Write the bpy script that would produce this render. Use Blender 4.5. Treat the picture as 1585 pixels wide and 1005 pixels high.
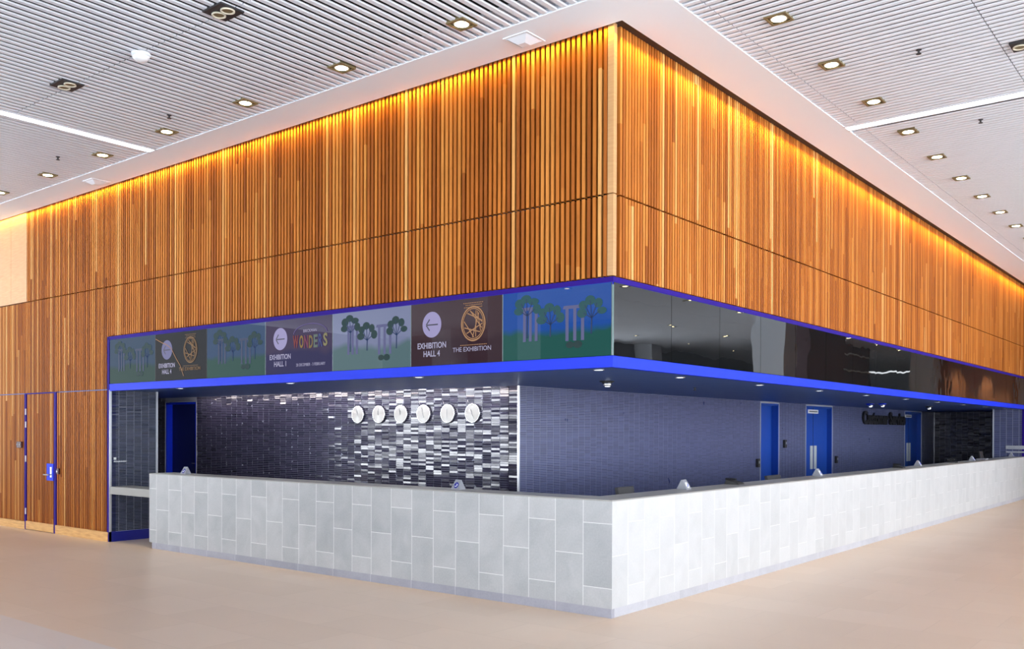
import bpy, math, random
from mathutils import Vector, Matrix
random.seed(7)
for o in list(bpy.data.objects): bpy.data.objects.remove(o)
sc = bpy.context.scene
COL = sc.collection

# ---------------------------------------------------------------- camera
YAW, PIT, ROL = 0.6755, -0.0043, 0.0032
FPX, SY = 1430.96, 170.1
f = Vector((-math.sin(YAW)*math.cos(PIT), math.cos(YAW)*math.cos(PIT), math.sin(PIT)))
r = Vector((math.cos(YAW), math.sin(YAW), 0)); u = r.cross(f)
r2 = math.cos(ROL)*r + math.sin(ROL)*u; u2 = -math.sin(ROL)*r + math.cos(ROL)*u
cd = bpy.data.cameras.new('camera'); cam = bpy.data.objects.new('camera', cd); COL.objects.link(cam)
cam.matrix_world = Matrix(((r2.x, u2.x, -f.x, 4.3713), (r2.y, u2.y, -f.y, -6.8616), (r2.z, u2.z, -f.z, 1.65), (0, 0, 0, 1)))
cd.sensor_width = 36; cd.lens = FPX/1585*36; cd.shift_y = SY/1585; cd.clip_start = .05; cd.clip_end = 300
sc.camera = cam
sc.view_settings.view_transform = 'Standard'; sc.view_settings.look = 'None'
sc.view_settings.gamma = 1; sc.view_settings.use_curve_mapping = False
sc.view_settings.exposure = 0.35

# ---------------------------------------------------------------- world: overcast daylight, brightest towards +X
w = bpy.data.worlds.new('daylight'); sc.world = w; w.use_nodes = True
nt = w.node_tree; nt.nodes.clear()
wo = nt.nodes.new('ShaderNodeOutputWorld'); bg = nt.nodes.new('ShaderNodeBackground')
tc = nt.nodes.new('ShaderNodeTexCoord'); 
def dirlobe(vec, lo, hi, v0, v1, smooth=False):
    d = nt.nodes.new('ShaderNodeVectorMath'); d.operation = 'DOT_PRODUCT'; d.inputs[1].default_value = Vector(vec).normalized()
    m = nt.nodes.new('ShaderNodeMapRange'); m.interpolation_type = 'SMOOTHSTEP' if smooth else 'LINEAR'
    for i, v in enumerate((lo, hi, v0, v1)): m.inputs[i+1].default_value = v
    nt.links.new(tc.outputs['Generated'], d.inputs[0]); nt.links.new(d.outputs['Value'], m.inputs[0]); return m.outputs[0]
def addn(a, b):
    m = nt.nodes.new('ShaderNodeMath'); m.operation = 'ADD'; nt.links.new(a, m.inputs[0]); nt.links.new(b, m.inputs[1]); return m.outputs[0]
sky = dirlobe((0.97, -0.06, 0.10), -.1, 1, .75, 7.2)
low_sun = dirlobe((-0.50, -0.86, 0.02), .955, .985, 0, 16, True)     # bright glazing towards the street
up_glow = dirlobe((0, 0, -1), .01, .06, 0, 4.3, True)                 # glow added below the horizon to brighten the ceiling
nt.links.new(addn(addn(sky, low_sun), up_glow), bg.inputs['Strength']); bg.inputs['Color'].default_value = (0.90, 0.95, 1, 1)
nt.links.new(bg.outputs[0], wo.inputs[0])

# ---------------------------------------------------------------- large lights that belong to the place are built with their lamps below
ZC = 5.2        # ceiling height
ZB = 2.22       # soffit
ZJ = 3.73       # upper seam of the timber
ZT = 3.0        # underside of the timber above the screens
L = -8.69       # left jamb of the recess
YE = 19.0       # far jamb of the recess
TX, TY = -2.913, 2.364   # tiled walls inside the recess
HC = 1.04       # counter height

# ================================================================ materials
def M(name, col, rough=.5, metal=0, spec=.5, emit=None, es=1, coat=0):
    m = bpy.data.materials.new(name); m.use_nodes = True
    b = m.node_tree.nodes['Principled BSDF']
    b.inputs['Base Color'].default_value = (*col, 1); b.inputs['Roughness'].default_value = rough
    b.inputs['Metallic'].default_value = metal; b.inputs['Specular IOR Level'].default_value = spec
    b.inputs['Coat Weight'].default_value = coat
    if emit: b.inputs['Emission Color'].default_value = (*emit, 1); b.inputs['Emission Strength'].default_value = es
    # a little natural unevenness of the surface
    t = m.node_tree; n = t.nodes.new('ShaderNodeTexNoise'); n.inputs['Scale'].default_value = 6
    g = t.nodes.new('ShaderNodeTexCoord'); t.links.new(g.outputs['Object'], n.inputs['Vector'])
    q = t.nodes.new('ShaderNodeMapRange'); q.inputs[3].default_value = max(0, rough-.03); q.inputs[4].default_value = rough+.03
    t.links.new(n.outputs['Fac'], q.inputs[0]); t.links.new(q.outputs[0], b.inputs['Roughness'])
    return m
class G:
    """tiny node helper"""
    def __init__(s, m): s.t = m.node_tree; s.b = s.t.nodes['Principled BSDF']
    def n(s, typ, **k):
        x = s.t.nodes.new(typ)
        for a, v in k.items(): setattr(x, a, v)
        return x
    def l(s, a, b): s.t.links.new(a, b)
    def m(s, op, a, b=None, c=None):
        x = s.n('ShaderNodeMath', operation=op)
        for i, v in enumerate((a, b, c)):
            if v is None: continue
            if isinstance(v, (int, float)): x.inputs[i].default_value = v
            else: s.l(v, x.inputs[i])
        return x.outputs[0]
    def xyz(s):
        c = s.n('ShaderNodeTexCoord'); q = s.n('ShaderNodeSeparateXYZ'); s.l(c.outputs['Object'], q.inputs[0]); return c.outputs['Object'], q.outputs
    def comb(s, x, y, z):
        q = s.n('ShaderNodeCombineXYZ')
        for i, v in enumerate((x, y, z)):
            if isinstance(v, (int, float)): q.inputs[i].default_value = v
            else: s.l(v, q.inputs[i])
        return q.outputs[0]
    def ramp(s, fac, stops):
        q = s.n('ShaderNodeValToRGB'); e = q.color_ramp.elements
        while len(e) < len(stops): e.new(.5)
        for i, (p, c) in enumerate(stops): e[i].position = p; e[i].color = (*c, 1)
        s.l(fac, q.inputs[0]); return q.outputs[0]
    def mix(s, fac, a, b, mode='MIX'):
        q = s.n('ShaderNodeMix', data_type='RGBA', blend_type=mode)
        for i, v in ((0, fac), (6, a), (7, b)):
            if isinstance(v, (int, float)): q.inputs[i].default_value = v
            elif isinstance(v, tuple): q.inputs[i].default_value = (*v, 1)
            else: s.l(v, q.inputs[i])
        return q.outputs[2]

def wood_mat(name, axis, pitch, split=True):
    m = M(name, (.5, .2, .05), .55, spec=.14); g = G(m); vec, o = g.xyz()
    a = o[0] if axis == 0 else o[1]
    idx = g.m('FLOOR', g.m('DIVIDE', a, pitch))
    wn = g.n('ShaderNodeTexWhiteNoise', noise_dimensions='1D'); g.l(idx, wn.inputs['W'])
    # boards are laid end to end, each with its own tone
    zz = g.m('FLOOR', g.m('ADD', g.m('MULTIPLY', o[2], .30 if axis else .17), g.m('MULTIPLY', wn.outputs['Value'], 5.3)))
    w2 = g.n('ShaderNodeTexWhiteNoise', noise_dimensions='2D'); g.l(g.comb(idx, zz, 0), w2.inputs['Vector'])
    base = g.ramp(w2.outputs['Value'], [(0, (.26, .072, .010)), (.35, (.39, .118, .017)), (.7, (.49, .168, .028)), (.93, (.58, .240, .052)), (1, (.72, .40, .15))])
    ns = g.n('ShaderNodeTexNoise'); ns.inputs['Scale'].default_value = 1; ns.inputs['Detail'].default_value = 5
    sc3 = g.comb(g.m('MULTIPLY', o[0], 60), g.m('MULTIPLY', o[1], 60), g.m('ADD', g.m('MULTIPLY', o[2], 2.5), g.m('MULTIPLY', idx, 7.3)))
    g.l(sc3, ns.inputs['Vector'])
    gr = g.ramp(ns.outputs['Fac'], [(.3, (.74, .68, .62)), (.7, (1.08, 1.05, 1.0))])
    g.l(g.mix(1.0, base, gr, 'MULTIPLY'), g.b.inputs['Base Color'])
    return m
PL, PR = .0575, .0500
wood_l = wood_mat('oiled_battens_left', 0, PL); wood_r = wood_mat('oiled_battens_right', 1, PR)
def plank_mat(name, c0, c1):
    m = M(name, c0, .45); g = G(m); vec, o = g.xyz()
    ns = g.n('ShaderNodeTexNoise'); ns.inputs['Scale'].default_value = 1; ns.inputs['Detail'].default_value = 6
    g.l(g.comb(g.m('MULTIPLY', o[0], 5), g.m('MULTIPLY', o[1], 5), g.m('MULTIPLY', o[2], 45)), ns.inputs['Vector'])
    g.l(g.ramp(ns.outputs['Fac'], [(.3, c0), (.7, c1)]), g.b.inputs['Base Color']); return m
pine = plank_mat('pine_board', (.52, .26, .07), (.72, .42, .14))
smoothwood = plank_mat('pale_veneer', (.56, .29, .13), (.66, .36, .17))
postwood = plank_mat('corner_post_wood', (.46, .24, .09), (.54, .30, .12))
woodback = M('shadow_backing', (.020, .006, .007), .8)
cove_dark = M('cove_lining', (.05, .032, .028), .7)
blue = M('bright_blue_paint', (.002, .030, .72), .5, spec=.25)
darkblue = M('deep_blue_frame', (.022, .006, .20), .6, spec=.1)
doorblue = M('blue_door_paint', (.004, .055, .36), .42)
soffit_m = M('blue_soffit_paint', (.045, .11, .36), .4)
blueskirt = M('navy_skirting', (.008, .012, .22), .4)
platem = M('brushed_push_plate', (.62, .66, .66), .4, metal=.3)
chrome = M('satin_steel', (.72, .74, .76), .25, metal=1)
trimw = M('pale_tile_trim', (.68, .70, .76), .3, metal=.6)
white = M('white_plaster', (.77, .835, .92), .7)
slatm = M('white_slat_enamel', (.69, .735, .81), .4)
void = M('black_plenum', (.012, .012, .016), .9)
bronze = M('bronze_lamp_housing', (.20, .165, .085), .4, metal=.3)
black = M('matt_black', (.012, .012, .014), .5)
darkgrey = M('dark_grey_plastic', (.016, .016, .020), .55)
midgrey = M('grey_moulded_plastic', (.26, .27, .31), .4)
cream = M('cream_ring', (.62, .58, .47), .4)
lampm = M('warm_lamp', (1, .9, .7), .4, emit=(1, .86, .50), es=25)
coolm = M('cool_lamp', (1, 1, 1), .4, emit=(.88, .94, 1), es=4)
stripm = M('linear_light_diffuser', (.95, .95, .97), .4, emit=(.93, .95, 1), es=3)
ledm = M('amber_led', (1, .8, .4), .4, emit=(1, .62, .16), es=6)
clockm = M('brushed_aluminium_dial', (.44, .44, .43), .45, metal=.55)
_g = G(clockm); _t = _g.n('ShaderNodeTangent', direction_type='RADIAL', axis='Y'); _g.l(_t.outputs[0], _g.b.inputs['Tangent']); _g.b.inputs['Anisotropic'].default_value = .85
redbrown = M('maroon_plastic', (.06, .012, .016), .4)
paper = M('white_label', (.8, .82, .85), .5)

def glass_mat(name, wav):
    m = M(name, (.006, .007, .008), .03, spec=.5); g = G(m); vec, o = g.xyz()
    for l in list(g.b.inputs['Roughness'].links): g.t.links.remove(l)
    g.b.inputs['Roughness'].default_value = .015; g.b.inputs['IOR'].default_value = 1.55
    ns = g.n('ShaderNodeTexNoise'); ns.inputs['Scale'].default_value = 2.2; ns.inputs['Detail'].default_value = 1
    g.l(vec, ns.inputs['Vector']); bm = g.n('ShaderNodeBump'); bm.inputs['Strength'].default_value = wav; bm.inputs['Distance'].default_value = .02
    g.l(ns.outputs['Fac'], bm.inputs['Height']); g.l(bm.outputs[0], g.b.inputs['Normal']); return m
glass = glass_mat('black_back_painted_glass', .10)

def tile_mat(name, c0, c1, rough):
    m = M(name, c0, rough, spec=.6); g = G(m); at = g.n('ShaderNodeAttribute', attribute_name='tone')
    g.l(g.ramp(at.outputs['Fac'], [(0, c0), (1, c1)]), g.b.inputs['Base Color']); return m
tile_dark = tile_mat('glazed_navy_tile_shaded', (.022, .022, .045), (.055, .050, .095), .13)  # navy tile, shade worked into a darker copy
tile_blue = tile_mat('glazed_navy_tile_lit', (.033, .043, .130), (.062, .075, .198), .29)  # same navy tile, daylight worked into a paler copy
grout = M('pale_grout', (.30, .32, .42), .7)

def stone_mat(name, ax, pitch, first, odd, c0, c1, line, zdash):
    m = M(name, c0, .42); g = G(m); vec, o = g.xyz()
    a = g.m('ABSOLUTE', o[ax]); a = g.m('ADD', a, pitch-first)
    q = g.m('DIVIDE', a, pitch); idx = g.m('FLOOR', q); fr = g.m('FRACT', q)
    par = g.m('MODULO', g.m('ADD', idx, odd), 2.0)
    zq = g.m('DIVIDE', g.m('ADD', g.m('ADD', o[2], .31), g.m('MULTIPLY', par, .285)), .57)
    zi = g.m('FLOOR', zq); zf = g.m('FRACT', zq)
    lw = .0048
    v = g.m('GREATER_THAN', g.m('ABSOLUTE', g.m('SUBTRACT', fr, .5)), .5-lw/2/pitch)
    h = g.m('GREATER_THAN', g.m('ABSOLUTE', g.m('SUBTRACT', zf, .5)), .5-lw/2/.57)
    ln = g.m('MAXIMUM', v, h)
    wn = g.n('ShaderNodeTexWhiteNoise', noise_dimensions='2D'); g.l(g.comb(idx, zi, 0), wn.inputs['Vector'])
    ns = g.n('ShaderNodeTexNoise'); ns.inputs['Scale'].default_value = 3.2; ns.inputs['Detail'].default_value = 8; ns.inputs['Distortion'].default_value = .7
    off = g.n('ShaderNodeVectorMath', operation='MULTIPLY_ADD'); g.l(wn.outputs['Color'], off.inputs[0]); off.inputs[1].default_value = (9, 9, 9); g.l(vec, off.inputs[2])
    g.l(off.outputs[0], ns.inputs['Vector'])
    n2 = g.n('ShaderNodeTexNoise'); n2.inputs['Scale'].default_value = 55; n2.inputs['Detail'].default_value = 3; g.l(vec, n2.inputs['Vector'])
    t = g.m('ADD', g.m('MULTIPLY', wn.outputs['Value'], .24), g.m('ADD', g.m('MULTIPLY', ns.outputs['Fac'], .66), g.m('MULTIPLY', n2.outputs['Fac'], .32)))
    c = g.ramp(t, [(.32, c0), (.88, c1)])
    g.l(g.mix(ln, c, line), g.b.inputs['Base Color']); return m
stone_l = stone_mat('grey_stone_cladding_shaded', 0, .308, .305, 0, (.32, .34, .36), (.50, .515, .53), (.80, .81, .80), .57)  # shaded copy of the stone, weaker daylight put into its colour
stone_r = stone_mat('grey_stone_cladding_lit', 1, .285, .264, 1, (.49, .505, .52), (.61, .62, .635), (.74, .75, .76), .57)  # lit copy of the same stone, daylight painted into the paler tone
kick_m = stone_mat('kick_stone_shaded', 0, .62, .62, 0, (.26, .27, .33), (.38, .38, .45), (.55, .55, .6), .57)  # kick stone with the left side's shade put into its colour
kick_r = stone_mat('kick_stone_lit', 1, .62, .62, 0, (.40, .41, .46), (.55, .56, .62), (.6, .6, .65), .57)  # same kick stone, paler with daylight put into the colour
ctop = M('grey_counter_top', (.30, .30, .29), .35)

def floor_mat(name, c0, c1, line, sx, sy):
    m = M(name, c0, .3, spec=.4); g = G(m); vec, o = g.xyz()
    bk = g.n('ShaderNodeTexBrick', offset=.5); g.l(vec, bk.inputs['Vector'])
    for k_, v_ in (('Scale', 1), ('Mortar Size', .005), ('Mortar Smooth', 0), ('Bias', 0), ('Brick Width', sx), ('Row Height', sy)): bk.inputs[k_].default_value = v_
    bk.inputs['Color1'].default_value = (0, 0, 0, 1); bk.inputs['Color2'].default_value = (1, 1, 1, 1); bk.inputs['Mortar'].default_value = (.5, .5, .5, 1)
    ln = bk.outputs['Fac']; tw_ = g.n('ShaderNodeSeparateColor'); g.l(bk.outputs['Color'], tw_.inputs[0]); tone = tw_.outputs[0]
    ns = g.n('ShaderNodeTexNoise'); ns.inputs['Scale'].default_value = 1.3; ns.inputs['Detail'].default_value = 7; ns.inputs['Distortion'].default_value = .8
    st = g.n('ShaderNodeVectorMath', operation='MULTIPLY_ADD'); g.l(bk.outputs['Color'], st.inputs[0]); st.inputs[1].default_value = (5, 5, 5); g.l(vec, st.inputs[2])
    g.l(st.outputs[0], ns.inputs['Vector'])
    t = g.m('ADD', g.m('MULTIPLY', tone, .30), g.m('MULTIPLY', ns.outputs['Fac'], .70))
    c = g.ramp(t, [(.2, c0), (.8, c1)])
    g.l(g.mix(g.m('MULTIPLY', ln, .16), c, line), g.b.inputs['Base Color'])
    for l in list(g.b.inputs['Roughness'].links): g.t.links.remove(l)
    g.l(g.m('ADD', g.m('MULTIPLY', ns.outputs['Fac'], .12), .32), g.b.inputs['Roughness'])
    return m
floor_m = floor_mat('warm_beige_stone_floor', (.67, .535, .425), (.75, .615, .505), (.42, .33, .26), .9, .6)
floor_w = floor_mat('pale_stone_floor', (.66, .60, .57), (.72, .66, .63), (.55, .5, .47), .9, .6)

# ================================================================ mesh helpers
class MB:
    def __init__(s): s.v = []; s.f = []; s.tone = []
    def box(s, a, b, rot=None, tone=None):
        x0, y0, z0 = a; x1, y1, z1 = b
        p = [Vector(q) for q in ((x0,y0,z0),(x1,y0,z0),(x1,y1,z0),(x0,y1,z0),(x0,y0,z1),(x1,y0,z1),(x1,y1,z1),(x0,y1,z1))]
        if rot: p = [rot @ q for q in p]
        s.poly(p, [(0,3,2,1),(4,5,6,7),(0,1,5,4),(1,2,6,5),(2,3,7,6),(3,0,4,7)]); return s
    def poly(s, p, fs):
        n = len(s.v); s.v += [tuple(q) for q in p]; s.f += [tuple(n+i for i in t) for t in fs]; return s
    def cyl(s, c, rad, h, ax=2, n=32, r2=None):
        """solid disc / cone frustum from c along +axis"""
        r2 = rad if r2 is None else r2; c = Vector(c); p = []
        def P(a, rr, t):
            q = [rr*math.cos(a), rr*math.sin(a), t]
            return c + Vector({2: (q[0], q[1], q[2]), 1: (q[0], q[2], q[1]), 0: (q[2], q[0], q[1])}[ax])
        for i in range(n): p.append(P(2*math.pi*i/n, rad, 0))
        for i in range(n): p.append(P(2*math.pi*i/n, r2, h))
        s.poly(p, [tuple(range(n))[::-1], tuple(range(n, 2*n))] + [(i, (i+1) % n, n+(i+1) % n, n+i) for i in range(n)]); return s
    def lathe(s, c, prof, ax=2, n=32):
        """prof: list of (radius, height)"""
        c = Vector(c); p = []
        for rr, t in prof:
            for i in range(n):
                a = 2*math.pi*i/n; q = (rr*math.cos(a), rr*math.sin(a), t)
                p.append(c + Vector({2: q, 1: (q[0], q[2], q[1]), 0: (q[2], q[0], q[1])}[ax]))
        k = len(prof); fs = [(j*n+i, j*n+(i+1) % n, (j+1)*n+(i+1) % n, (j+1)*n+i) for j in range(k-1) for i in range(n)]
        if prof[0][0] > 1e-6: fs.append(tuple(range(n))[::-1])
        if prof[-1][0] > 1e-6: fs.append(tuple(range((k-1)*n, k*n)))
        s.poly(p, fs); return s
    def prism(s, prof, a0, a1, plane):
        """extrude a 2-D profile; plane 'xz' extrudes along y, 'yz' along x, 'xy' along z"""
        n = len(prof); put = {'xz': lambda p, t: (p[0], t, p[1]), 'yz': lambda p, t: (t, p[0], p[1]), 'xy': lambda p, t: (p[0], p[1], t)}[plane]
        p = [put(q, a0) for q in prof] + [put(q, a1) for q in prof]
        s.poly(p, [tuple(range(n))[::-1], tuple(range(n, 2*n))] + [(i, (i+1) % n, n+(i+1) % n, n+i) for i in range(n)]); return s
    def bar(s, a, b, rad, n=8):
        a, b = Vector(a), Vector(b); d = (b-a).normalized(); t = d.cross(Vector((0,0,1)) if abs(d.z) < .9 else Vector((1,0,0))).normalized(); q = d.cross(t)
        p = [c + rad*(math.cos(2*math.pi*i/n)*t + math.sin(2*math.pi*i/n)*q) for c in (a, b) for i in range(n)]
        s.poly(p, [tuple(range(n))[::-1], tuple(range(n, 2*n))] + [(i, (i+1) % n, n+(i+1) % n, n+i) for i in range(n)]); return s
    def build(s, name, mat, parent=None, loc=None, bevel=0, smooth=False, kind=None):
        me = bpy.data.meshes.new(name)
        off = Vector(loc) if loc else Vector((0, 0, 0))
        me.from_pydata([tuple(Vector(v)-off) for v in s.v], [], s.f); me.validate(); me.update()
        mats = mat if isinstance(mat, (list, tuple)) else [mat]
        for m in mats: me.materials.append(m)
        o = bpy.data.objects.new(name, me); COL.objects.link(o); o.location = off
        # consistent outward normals
        import bmesh
        if not s.tone:
            bm = bmesh.new(); bm.from_mesh(me); bmesh.ops.recalc_face_normals(bm, faces=bm.faces); bm.to_mesh(me); bm.free()
        if bevel:
            b = o.modifiers.new('bevel', 'BEVEL'); b.width = bevel; b.segments = 2; b.limit_method = 'ANGLE'
        if smooth:
            for p in me.polygons: p.use_smooth = len(p.vertices) == 4
        if parent:
            o.parent = parent; o.matrix_parent_inverse = Matrix.Translation(-pworld(parent))
        if kind: o['kind'] = kind
        return o
def pworld(o):
    v = Vector(o.location)
    if o.parent: v = v
    return v
def tag(o, label, cat, group=None):
    o['label'] = label; o['category'] = cat
    if group: o['group'] = group
    return o
def thing(name, loc, label, cat, group=None):
    o = bpy.data.objects.new(name, None); COL.objects.link(o); o.location = loc; o.empty_display_size = .1
    return tag(o, label, cat, group)
def struct(name, mb, mat, **k): return mb.build(name, mat, kind='structure', **k)
def child_struct(*a, **k): return k
def clone(root, loc, label=None, group=None, rotz=None):
    """copy a thing, its parts and their sub-parts"""
    c = root.copy(); COL.objects.link(c); c.location = loc
    if rotz is not None: c.rotation_euler.z = rotz
    if label: c['label'] = label
    if group: c['group'] = group
    for ch in list(root.children):
        d = ch.copy(); COL.objects.link(d); d.parent = c; d.matrix_parent_inverse = ch.matrix_parent_inverse.copy()
        for g2 in list(ch.children):
            e = g2.copy(); COL.objects.link(e); e.parent = d; e.matrix_parent_inverse = g2.matrix_parent_inverse.copy()
    return c
ORD = ['nearest', 'second', 'third', 'fourth', 'fifth', 'sixth', 'seventh', 'eighth', 'ninth', 'tenth', 'eleventh', 'twelfth', 'thirteenth']

def text_mesh(name, body, size, mat, parent, origin, face, width=None, height=None, ext=.002, align='CENTER', bold=0):
    """lettering as mesh; face 'L' reads on a wall facing -Y, 'R' on a wall facing +X, 'T' flat"""
    cu = bpy.data.curves.new(name, 'FONT'); cu.body = body; cu.size = size; cu.align_x = align; cu.extrude = ext; cu.offset = bold
    cu.resolution_u = 3
    t = bpy.data.objects.new(name, cu); COL.objects.link(t)
    dg = bpy.context.evaluated_depsgraph_get(); me = bpy.data.meshes.new_from_object(t.evaluated_get(dg))
    bpy.data.objects.remove(t); me.name = name
    xs = [v.co.x for v in me.vertices]; ys = [v.co.y for v in me.vertices]
    x0, x1, y0, y1 = min(xs), max(xs), min(ys), max(ys)
    sx = width/(x1-x0) if width else 1; sy = height/(y1-y0) if height else (sx if width else 1)
    O = Vector(origin)
    for v in me.vertices:
        a = (v.co.x-(x0+x1)/2)*sx; b = (v.co.y-(y0+y1)/2)*sy; c = v.co.z
        if face == 'L': v.co = O + Vector((a, -c, b))
        elif face == 'R': v.co = O + Vector((c, a, b))
    me.materials.clear(); me.materials.append(mat)
    o = bpy.data.objects.new(name, me); COL.objects.link(o)
    if parent: o.parent = parent; o.matrix_parent_inverse = Matrix.Translation(-Vector(parent.location))
    return o

# ================================================================ floor
mb = MB(); mb.poly([(-22,-3.3,0),(16,-3.3,0),(16,52,0),(-22,52,0)], [(0,1,2,3)]); mb.poly([(-22,-3.3,-.2),(16,-3.3,-.2),(16,52,-.2),(-22,52,-.2)], [(3,2,1,0)])
struct('floor', mb, floor_m)
mb = MB(); mb.box((-22,-20,-.2), (16,-3.3,0)); struct('floor', mb, floor_w)

# ================================================================ ceiling
BL, BR = -.53, .64              # outer edges of the plaster bulkhead
IL, IR = -.035, .105            # inner edges, leaving a light cove along the timber
mb = MB(); mb.box((-24,-22,5.5), (18,54,5.6)); ceil = struct('ceiling', mb, void)
pit = .100; sw = .066; sh = .014
def seg(mb, fx, fy, a, b0, b1, cuts):
    """slat at a (cross axis) from b0 to b1 cut by the joints"""
    pts = sorted([b0, b1] + [c for c in cuts if b0 < c < b1])
    for p, q in zip(pts, pts[1:]):
        p += .004; q -= .004
        if q-p < .02: continue
        # shallow U channel with softened lower edges
        pr = [(a-sw/2, 0), (a-sw/2, .006), (a-sw/2+.008, 0)]
        prof = [(a-sw/2, ZC+.010), (a-sw/2+.010, ZC), (a+sw/2-.010, ZC), (a+sw/2, ZC+.010), (a+sw/2-.004, ZC+sh), (a-sw/2+.004, ZC+sh)]
        if fx: mb.prism(prof, p, q, 'xz')
        else: mb.prism(prof, p, q, 'yz')
cutsL = [-2.24, -4.3, -6.4, -8.5, -10.6, -12.7, -14.8, -16.9]
mb = MB(); x = -21.95
while x < 15.9:
    if abs(x+6.60) > .13:
        y1 = BL+.02 if x < BR else BL-(x-BR)
        if y1 > -17.9: seg(mb, True, False, x, -18, y1, cutsL)
    x += pit
mb.build('slat_panel', slatm, ceil, kind='structure')
cutsR = [.80, 2.545, 4.6, 6.7, 8.8, 10.9, 13.0]
mb = MB(); y = -17.95; pit = .0875; sw = .060
while y < 50:
    if abs(y-4.06) > .13:
        x0 = BR-.02 if y > BL else BR+(BL-y)
        if x0 < 15.8: seg(mb, False, True, y, x0, 16, cutsR)
    y += pit
mb.build('slat_panel', slatm, ceil, kind='structure')
mb = MB(); mb.prism([(-22, BL-.24), (BR+.24, BL-.24), (BR+.24, 50), (BR-.02, 50), (BR-.02, BL+.02), (-22, BL+.02)], ZC+.04, ZC+.06, 'xy')
mb.build('edge_carrier', slatm, ceil, kind='structure')
# plaster bulkhead (L-shaped), its inner lip and the dark cove behind it
mb = MB()
mb.prism([(-22, BL), (BR, BL), (BR, 50), (IR, 50), (IR, IL), (-22, IL)], ZC-.006, ZC+.12, 'xy')
mb.build('bulkhead', white, ceil, kind='structure')
mb = MB(); mb.prism([(-22, IL-.02), (IR+.02, IL-.02), (IR+.02, 50), (-.02, 50), (-.02, .02), (-22, .02)], ZC+.020, ZC+.10, 'xy')
mb.build('cove_lining', cove_dark, ceil, kind='structure')

# ================================================================ timber walls
def battens(mb, axis, a0, a1, z0, z1, pitch, wd, dep, skip=None):
    k = math.ceil(a0/pitch)
    while k*pitch < a1-.01:
        a = k*pitch + (pitch-wd)/2; b = a+wd
        if axis == 0:      # thin face lath on a narrow stem
            mb.box((a, 0, z0), (min(b, a1), .005, z1)); mb.box((a+.012, .005, z0), (min(b, a1)-.012, dep, z1))
        else: mb.box((-dep, a, z0), (0, min(b, a1), z1))
        k += 1
gap = .008
DW0, DW1 = -11.36, -10.35     # timber door
XW = -22
# backing wall (solid)
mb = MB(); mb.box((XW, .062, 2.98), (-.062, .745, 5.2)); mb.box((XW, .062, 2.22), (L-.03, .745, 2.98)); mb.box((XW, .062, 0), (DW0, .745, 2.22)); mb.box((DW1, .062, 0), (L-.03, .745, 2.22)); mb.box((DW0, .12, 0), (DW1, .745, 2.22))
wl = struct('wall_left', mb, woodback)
def part(parent, name, mb, mat, **k):
    o = mb.build(name, mat, parent, **k)
    if parent.get('kind') == 'structure': o['kind'] = 'structure'
    return o
mb = MB(); battens(mb, 0, -11.33, -.055, ZJ+gap, ZC+.02, PL, .0345, .060); part(wl, 'timber_battens', mb, wood_l)
mb = MB(); battens(mb, 0, L, -.055, ZT+.01, ZJ-gap, PL, .0345, .060); battens(mb, 0, -16, L, 2.236, ZJ-gap, PL, .0345, .060); part(wl, 'timber_battens', mb, wood_l)
mb = MB(); battens(mb, 0, -16, DW0-.05, .13, 2.22, PL, .0345, .060); battens(mb, 0, DW1+.05, L, .14, 2.22, PL, .0345, .060); part(wl, 'timber_battens', mb, wood_l)
mb = MB()
for i in range(8): mb.box((-16+i*.584, -.004, ZJ+gap), (-16+i*.584+.578, .03, ZC+.02))
part(wl, 'veneer_panel', mb, smoothwood)
# right timber wall
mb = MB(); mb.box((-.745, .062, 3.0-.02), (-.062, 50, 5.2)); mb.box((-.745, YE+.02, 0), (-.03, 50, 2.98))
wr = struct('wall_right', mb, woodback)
mb = MB(); battens(mb, 1, .055, 50, ZJ+gap, ZC+.02, PR, .0345, .045); part(wr, 'timber_battens', mb, wood_r)
mb = MB(); battens(mb, 1, .055, 50, ZT+.01, ZJ-gap, PR, .0345, .045); part(wr, 'timber_battens', mb, wood_r)
mb = MB(); battens(mb, 1, YE+.06, 50, .14, ZT, PR, .0345, .045); part(wr, 'timber_battens', mb, wood_r)
mb = MB(); mb.box((-.062, -.002, ZT+.01), (.002, .052, ZJ-gap+.004)); mb.box((-.062, -.002, ZJ+.004), (.002, .052, ZC+.02))
part(wr, 'corner_post', mb, postwood, bevel=.003)
# skirting on the left
mb = MB(); mb.box((-16, -.012, 0), (DW0-.03, .03, .125)); mb.box((DW1+.03, -.012, 0), (L, .03, .138)); struct('baseboard_left', mb, pine, bevel=.002)

# ---- the timber clad door on the left
mb = MB(); battens(mb, 0, DW0+.02, DW1-.03, .14, 2.215, PL, .0345, .060); mb.box((DW0+.02, .03, .01), (DW1-.03, .07, 2.215))
d1 = struct('door_1', mb, wood_l)
mb = MB(); mb.box((DW0+.02, -.012, .01), (DW1-.03, .03, .14)); part(d1, 'kick_board', mb, pine)
mb = MB(); mb.box((DW0-.045, -.006, 0), (DW0+.012, .12, 2.222)); mb.box((DW1-.024, -.006, 0), (DW1+.045, .12, 2.222)); mb.box((DW0-.045, .0, 2.214), (DW1+.045, .12, 2.232))
part(d1, 'door_frame', mb, darkblue)
for z in (1.93, 1.72, 1.16, .30):
    mb = MB(); mb.bar((DW0+.016, -.012, z-.05), (DW0+.016, -.012, z+.05), .010); part(d1, 'hinge', mb, paper)
mb = MB(); mb.box((-10.60, -.016, .83), (-10.375, -.002, 1.10)); lp = part(d1, 'lock_plate', mb, blue, bevel=.003)
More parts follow.
